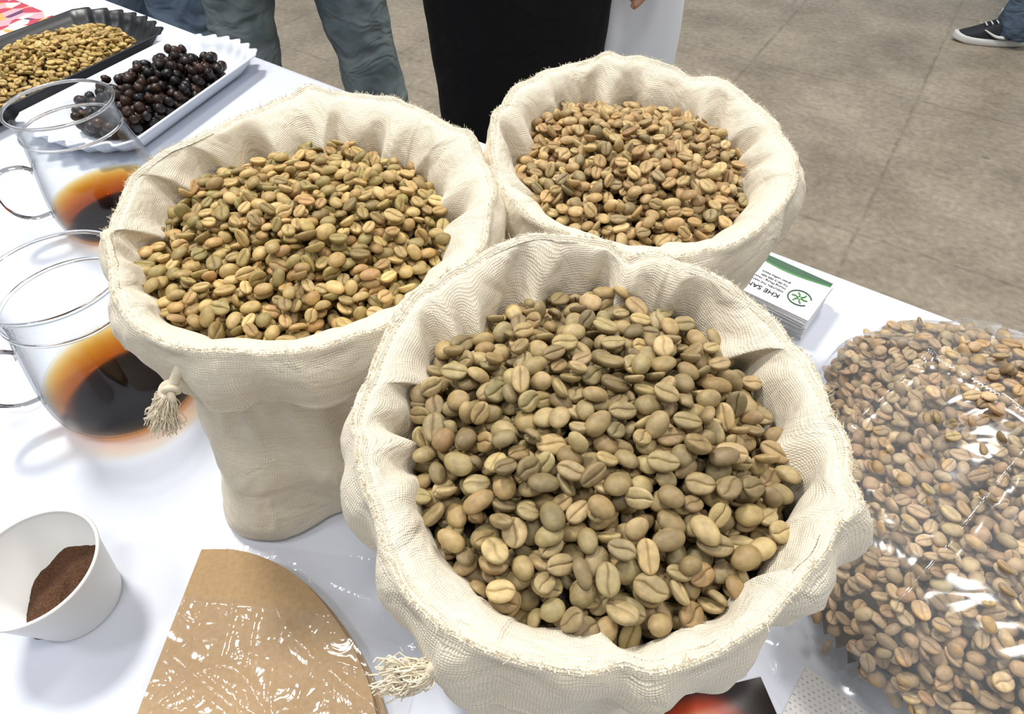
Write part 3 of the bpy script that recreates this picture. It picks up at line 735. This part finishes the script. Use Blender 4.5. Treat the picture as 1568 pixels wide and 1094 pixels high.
q = mobj('printed_fabric_mat', [(-.14, -.09, 0), (.14, -.09, 0), (.14, .09, 0), (-.14, .09, 0), (-.14, -.09, .001), (.14, -.09, .001), (.14, .09, .001), (-.14, .09, .001)],
         [(3, 2, 1, 0), (4, 5, 6, 7), (0, 1, 5, 4), (1, 2, 6, 5), (2, 3, 7, 6), (3, 0, 4, 7)], m, smooth=False)
q.location = (-.96, 1.165, TZ+.0006); q.rotation_euler = (0, 0, TA)

# ------------------------------------------------------------------ people
def loft_into(V, F, secs, n=28):
    b = len(V)
    for (x, y, z, rx, ry) in secs:
        for j in range(n):
            a = 2*math.pi*j/n; V.append((x+rx*math.cos(a), y+ry*math.sin(a), z))
    F += grid_faces(len(secs), n, True, b)
    F.append(tuple(range(b+n-1, b-1, -1))); k = b+(len(secs)-1)*n; F.append(tuple(range(k, k+n)))
def tube_into(V, F, pts, rad, n=12):
    b = len(V); pts = [Vector(p) for p in pts]
    for i, p in enumerate(pts):
        t = (pts[min(i+1, len(pts)-1)]-pts[max(i-1, 0)]).normalized(); u = t.cross(Vector((.3, .9, .2))).normalized(); w = t.cross(u)
        for j in range(n):
            a = 2*math.pi*j/n; V.append(tuple(p+(u*math.cos(a)+w*math.sin(a))*rad[i]))
    F += grid_faces(len(pts), n, True, b)
    F.append(tuple(range(b+n-1, b-1, -1))); k = b+(len(pts)-1)*n; F.append(tuple(range(k, k+n)))
def mat_person(name, low, low2, top, zsplit, skin=lin(196, 150, 122), bd=.022):
    m, nt, out = newmat(name); L = nt.links.new
    p = N(nt, 'ShaderNodeBsdfPrincipled'); p.inputs['Roughness'].default_value = .85; p.inputs['Specular IOR Level'].default_value = .2
    tc = N(nt, 'ShaderNodeTexCoord'); no = N(nt, 'ShaderNodeTexNoise'); no.inputs['Scale'].default_value = 7; no.inputs['Detail'].default_value = 8; L(tc.outputs['Object'], no.inputs['Vector'])
    mr = N(nt, 'ShaderNodeMapRange'); mr.inputs['From Min'].default_value = .35; mr.inputs['From Max'].default_value = .65; L(no.outputs['Fac'], mr.inputs['Value'])
    mx = N(nt, 'ShaderNodeMix', data_type='RGBA'); mx.inputs['A'].default_value = low; mx.inputs['B'].default_value = low2; L(mr.outputs[0], mx.inputs['Factor'])
    sp = N(nt, 'ShaderNodeSeparateXYZ'); L(tc.outputs['Object'], sp.inputs[0])
    def step(z):
        g = N(nt, 'ShaderNodeMath', operation='GREATER_THAN'); L(sp.outputs[2], g.inputs[0]); g.inputs[1].default_value = z; return g.outputs[0]
    m1 = N(nt, 'ShaderNodeMix', data_type='RGBA'); L(step(zsplit), m1.inputs['Factor']); L(mx.outputs['Result'], m1.inputs['A']); m1.inputs['B'].default_value = top
    m2 = N(nt, 'ShaderNodeMix', data_type='RGBA'); L(step(1.44), m2.inputs['Factor']); L(m1.outputs['Result'], m2.inputs['A']); m2.inputs['B'].default_value = skin
    L(m2.outputs['Result'], p.inputs['Base Color'])
    mp = N(nt, 'ShaderNodeMapping'); mp.inputs['Scale'].default_value = (9, 9, 16); mp.inputs['Rotation'].default_value = (.35, .4, 0); L(tc.outputs['Object'], mp.inputs[0])
    n2 = N(nt, 'ShaderNodeTexNoise'); n2.inputs['Scale'].default_value = 1; n2.inputs['Detail'].default_value = 2; n2.inputs['Distortion'].default_value = 1; L(mp.outputs[0], n2.inputs['Vector'])
    b = N(nt, 'ShaderNodeBump'); b.inputs['Strength'].default_value = 1; b.inputs['Distance'].default_value = bd; L(n2.outputs['Fac'], b.inputs['Height']); L(b.outputs[0], p.inputs['Normal'])
    L(p.outputs[0], out.inputs['Surface']); return m
M_skin = basic('skin', lin(200, 152, 122), lin(190, 140, 112), rough=.5)
M_hair = basic('hair', lin(28, 22, 20), lin(40, 32, 28), rough=.5, nscale=200)
M_shoe = basic('black_sneaker_fabric', lin(26, 28, 36), lin(36, 38, 46), rough=.7, nscale=300, bump=.4, bscale=500, bdist=.001)
M_sole = basic('white_rubber_sole', lin(222, 222, 220), lin(210, 210, 208), rough=.6)
def shoe(parent, x, y, rz):
    L_, n = .30, 40
    def outl(w):
        P = []
        for j in range(n):
            a = 2*math.pi*j/n; u = .5-.5*math.cos(a); X = L_*u; half = w*(math.sin(math.pi*min(1, max(0, u)))**.45)*(.82+.26*u)
            P.append((X, half*(1 if a < math.pi else -1)*1.0))
        return P
    def place(o): o.location = (x, y, 0); o.rotation_euler = (0, 0, rz)
    rows = [(.045, .001), (.049, .006), (.050, .020), (.047, .030)]
    V = [(p[0], p[1], z+(.010*max(0, (p[0]-.22)/.07)**2)) for w, z in rows for p in outl(w)]
    F = grid_faces(len(rows), n)+[tuple(range(n-1, -1, -1)), tuple(range(3*n, 4*n))]
    place(mobj('shoe_sole', V, F, M_sole, parent))
    V = []
    for t in np.linspace(0, 1, 9):
        for p in outl(.047*(1-.42*t**1.5)):
            u = p[0]/L_
            topz = .098 if u < .42 else (.098-(u-.42)/.58*.055)
            topz += .012*(1 if u < .08 else 0)
            xx = .006+(p[0]-.006)*(1-.03*t) if u < .5 else p[0]-(t**2)*.05*(u-.5)*2
            V.append((xx, p[1], .028+(topz-.028)*t**.8))
    F = grid_faces(9, n)+[tuple(range(8*n, 9*n))]
    place(mobj('shoe_upper', V, F, M_shoe, parent))
    for sg in (1, -1):
        pts = [(.075, sg*.0440, .064), (.10, sg*.0500, .046), (.145, sg*.0500, .044), (.20, sg*.0430, .066)]
        place(curve('shoe_stripe', [smoothprof(pts, 5).tolist()], .006, M_sole, parent, res=1, radii=list(np.interp(range(16), [0, 5, 15], [.6, 1.4, .4]))))
    lace = [[(.13+.02*i, -.018, .094-.006*i), (.135+.02*i, 0, .099-.006*i), (.13+.02*i, .018, .094-.006*i)] for i in range(4)]
    place(curve('shoe_laces', lace, .0025, M_sole, parent, res=1))
def person(x, y, face, feet, mat, skirt=False, legr=1.0, wr=.02, hold=None):
    root = empty('standing_person', (x, y, 0))
    V, F = [], []; HV, HF = [], []
    fx, fy = math.cos(face), math.sin(face); sx, sy = -fy, fx
    for k, (ax, ay, ang) in enumerate(feet):
        ax -= x; ay -= y; sg = 1 if (ax*sx+ay*sy) > 0 else -1; hx, hy = sx*.085*sg, sy*.085*sg
        secs = []
        for z, r_ in ((.035, .088), (.10, .086), (.25, .083), (.38, .086), (.48, .084), (.60, .090), (.75, .098), (.86, .102), (.93, .095)):
            t = (z/.93)**1.8; secs.append((ax+(hx-ax)*t+fx*.012*math.sin(z*6), ay+(hy-ay)*t+fy*.012*math.sin(z*6), z, r_*legr, r_*legr*1.05))
        if skirt: secs = [(s_[0], s_[1], s_[2], s_[3]*(.5 if s_[2] < .3 else .9), s_[4]*(.5 if s_[2] < .3 else .9)) for s_ in secs]
        loft_into(V, F, secs)
    er = lambda a, b: (abs(sx)*a+abs(fx)*b, abs(sy)*a+abs(fy)*b)
    tors = [(.80, .155, .11), (.90, .168, .12), (1.0, .15, .11), (1.1, .14, .105), (1.25, .165, .115), (1.36, .19, .11), (1.42, .15, .085), (1.455, .06, .06), (1.52, .055, .058)]
    loft_into(V, F, [(0, 0, z, *er(a, b)) for z, a, b in tors])
    if skirt:
        loft_into(V, F, [(0, 0, z, *er(a, b)) for z, a, b in ((.22, .135, .125), (.40, .138, .125), (.55, .143, .125), (.70, .153, .125), (.80, .160, .128), (.92, .160, .122), (1.0, .148, .11))])
    hs = []
    for t in np.linspace(0, math.pi, 14):
        z = 1.615-.115*math.cos(t); r_ = max(.004, math.sin(t)**.8); w = .074*r_*(1 if z > 1.58 else .86+.14*(z-1.5)/.08); hs.append((fx*.012, fy*.012, z, *er(w, w*1.22)))
    loft_into(V, F, hs)
    tube_into(V, F, [(fx*.095, fy*.095, 1.63), (fx*.112, fy*.112, 1.605), (fx*.118, fy*.118, 1.588), (fx*.098, fy*.098, 1.58)], [.008, .011, .014, .009])
    for sg in (1, -1):
        tube_into(V, F, [(sx*.078*sg, sy*.078*sg, 1.585), (sx*.085*sg-fx*.006, sy*.085*sg-fy*.006, 1.615), (sx*.080*sg, sy*.080*sg, 1.64)], [.008, .013, .009])
        sh = Vector((sx*.185*sg, sy*.185*sg, 1.37)); el = Vector((sx*.215*sg-fx*.02, sy*.215*sg-fy*.02, 1.09))
        if hold is not None and sg == hold: wr_ = Vector((sx*.222*sg+fx*.03, sy*.222*sg+fy*.03, .905)); dirw = Vector((0, 0, -1))
        else: wr_ = Vector((sx*.12*sg+fx*.20, sy*.12*sg+fy*.20, 1.12)); dirw = Vector((fx*.5-sx*sg*.8, fy*.5-sy*sg*.8, .1)).normalized()
        tube_into(V, F, [sh, sh.lerp(el, .5), el, el.lerp(wr_, .4), wr_], [.055, .048, .042, .038, .028], 16)
        side = dirw.cross(Vector((sx, sy, 0))*sg)
        if side.length < .2: side = Vector((0, 0, 1))
        side.normalize(); inn = dirw.cross(side).normalized()
        pm = wr_+dirw*.05; tube_into(HV, HF, [wr_-dirw*.01, wr_.lerp(pm, .6), pm, pm+dirw*.035], [.024, .031, .033, .028], 14)
        for l, o_ in ((.062, .027), (.072, .010), (.068, -.009), (.052, -.027)):
            b0 = pm+side*o_+dirw*.028; tube_into(HV, HF, [b0, b0+dirw*l*.5+inn*.006, b0+dirw*l*.85+inn*.024], [.009, .008, .0065], 10)
        tb = wr_+side*.026+dirw*.03; tube_into(HV, HF, [tb, tb+side*.026+dirw*.03, tb+side*.026+dirw*.058+inn*.01], [.012, .010, .008], 10)
    body = mobj('body', V, F, mat, root)
    rm = body.modifiers.new('r', 'REMESH'); rm.mode = 'VOXEL'; rm.voxel_size = .009; rm.use_smooth_shade = True
    sm = body.modifiers.new('s', 'SMOOTH'); sm.iterations = 3; sm.factor = .5
    tx = bpy.data.textures.new('folds', 'CLOUDS'); tx.noise_scale = .06; tx.noise_depth = 1
    dp = body.modifiers.new('d', 'DISPLACE'); dp.texture = tx; dp.strength = wr; dp.texture_coords = 'LOCAL'
    hd_ = mobj('hands', HV, HF, M_skin, root)
    rm = hd_.modifiers.new('r', 'REMESH'); rm.mode = 'VOXEL'; rm.voxel_size = .003; rm.use_smooth_shade = True
    sm = hd_.modifiers.new('s', 'SMOOTH'); sm.iterations = 3; sm.factor = .5
    V, F = [], []; hs = []
    for t in np.linspace(.0, 1, 10):
        z = 1.60+.145*t; w = .084*math.sqrt(max(.002, 1-max(0, (z-1.64)/.106)**2)) if z > 1.64 else .084
        hs.append((-fx*.012, -fy*.012, z, *er(w, w*1.12)))
    loft_into(V, F, hs); mobj('hair', V, F, M_hair, root)
    V, F = [], []
    for sg in (1, -1):
        c = Vector((fx*.100+sx*.03*sg, fy*.100+sy*.03*sg, 1.625)); tube_into(V, F, [c-Vector((sx, sy, 0))*.012, c, c+Vector((sx, sy, 0))*.012], [.002, .005, .002])
    c = Vector((fx*.103, fy*.103, 1.555)); tube_into(V, F, [c-Vector((sx, sy, 0))*.022, c, c+Vector((sx, sy, 0))*.022], [.002, .005, .002])
    mobj('eyes_and_mouth', V, F, M_hair, root)
    for ax, ay, ang in feet: shoe(root, ax-x-.07*math.cos(ang), ay-y-.07*math.sin(ang), ang)
    return root
mj1 = mat_person('faded_jeans', lin(92, 106, 112), lin(142, 152, 152), lin(60, 62, 70), .96)
mj2 = mat_person('blue_jeans', lin(86, 106, 128), lin(136, 153, 170), lin(190, 190, 192), .96)
mbk = mat_person('black_outfit', lin(15, 15, 17), lin(19, 19, 21), lin(18, 18, 20), .84, bd=.006)
mj3 = mat_person('dark_jeans', lin(60, 72, 88), lin(84, 98, 116), lin(90, 90, 96), .96)
person(-.55, 1.70, math.radians(-70), [(-.735, 1.72, math.radians(-80)), (-.355, 1.68, math.radians(-60))], mj1, legr=.95)
person(-.98, 1.86, math.radians(-60), [(-.915, 1.80, math.radians(-70)), (-1.12, 1.90, math.radians(-60))], mj2, legr=.92)
person(.010, 1.20, math.radians(-90), [(-.06, 1.20, math.radians(-95)), (.08, 1.20, math.radians(-85))], mbk, skirt=True, wr=.005, hold=1)
person(2.36, 3.02, math.radians(168), [(2.215, 2.885, math.radians(167)), (2.56, 3.16, math.radians(175))], mj3, legr=.84)

V, F = [], []
for z, w, d in ((.36, .055, .04), (.42, .06, .045), (.55, .07, .042), (.68, .076, .032), (.78, .07, .018), (.815, .05, .012)):
    for (u, v) in ((-1, -1), (-.5, -1.15), (0, -.9), (.5, -1.1), (1, -1), (1.05, 0), (1, 1), (.4, .9), (0, 1.1), (-.5, .95), (-1, 1), (-1.05, 0)):
        V.append((.238+u*w+.02*(z-.6), 1.235+v*d, z))
F = grid_faces(6, 12)+[tuple(range(11, -1, -1))]
M_bagp = mat_film('white_plastic_bag', bump=.5, bscale=20, bdist=.01, rough=.2, mul=.8, milky=.85)
o = mobj('white_plastic_carrier_bag', V, F, M_bagp); md = o.modifiers.new('s', 'SUBSURF'); md.levels = md.render_levels = 2
md = o.modifiers.new('b', 'SOLIDIFY'); md.thickness = .001

# ------------------------------------------------------------------ lights and world
w = bpy.data.worlds.new('hall'); sc.world = w; w.use_nodes = True
bg = w.node_tree.nodes['Background']; bg.inputs[0].default_value = (.90, .95, 1.0, 1); bg.inputs[1].default_value = .42
def area(name, loc, size, power, col, target=(0, .4, .75)):
    l = bpy.data.lights.new(name, 'AREA'); l.energy = power; l.size = size; l.color = col; l.shape = 'DISK'
    o = bpy.data.objects.new(name, l); o.location = loc; link(o)
    o.rotation_euler = (Vector(target)-Vector(loc)).to_track_quat('-Z', 'Y').to_euler()
area('ceiling_lamp', (-1.4, 2.0, 4.5), .7, 140, (1, .965, .91))
area('ceiling_lamp', (1.6, 2.6, 4.8), .7, 84, (1, .97, .92))
area('ceiling_lamp', (.4, -.6, 4.6), .8, 36, (1, .97, .93))
area('ceiling_lamp', (-2.2, -.2, 4.6), .6, 32, (.95, .97, 1))
area('ceiling_lamp', (3.0, .3, 4.8), .6, 36, (1, .95, .9))

cam = bpy.data.cameras.new('camera'); co = bpy.data.objects.new('camera', cam); link(co)
co.location = (0, 0, 1.18); co.rotation_euler = (math.radians(41), 0, 0)
cam.sensor_width = 36; cam.lens = 36*950/1568; cam.clip_start = .01; cam.clip_end = 100
sc.camera = co
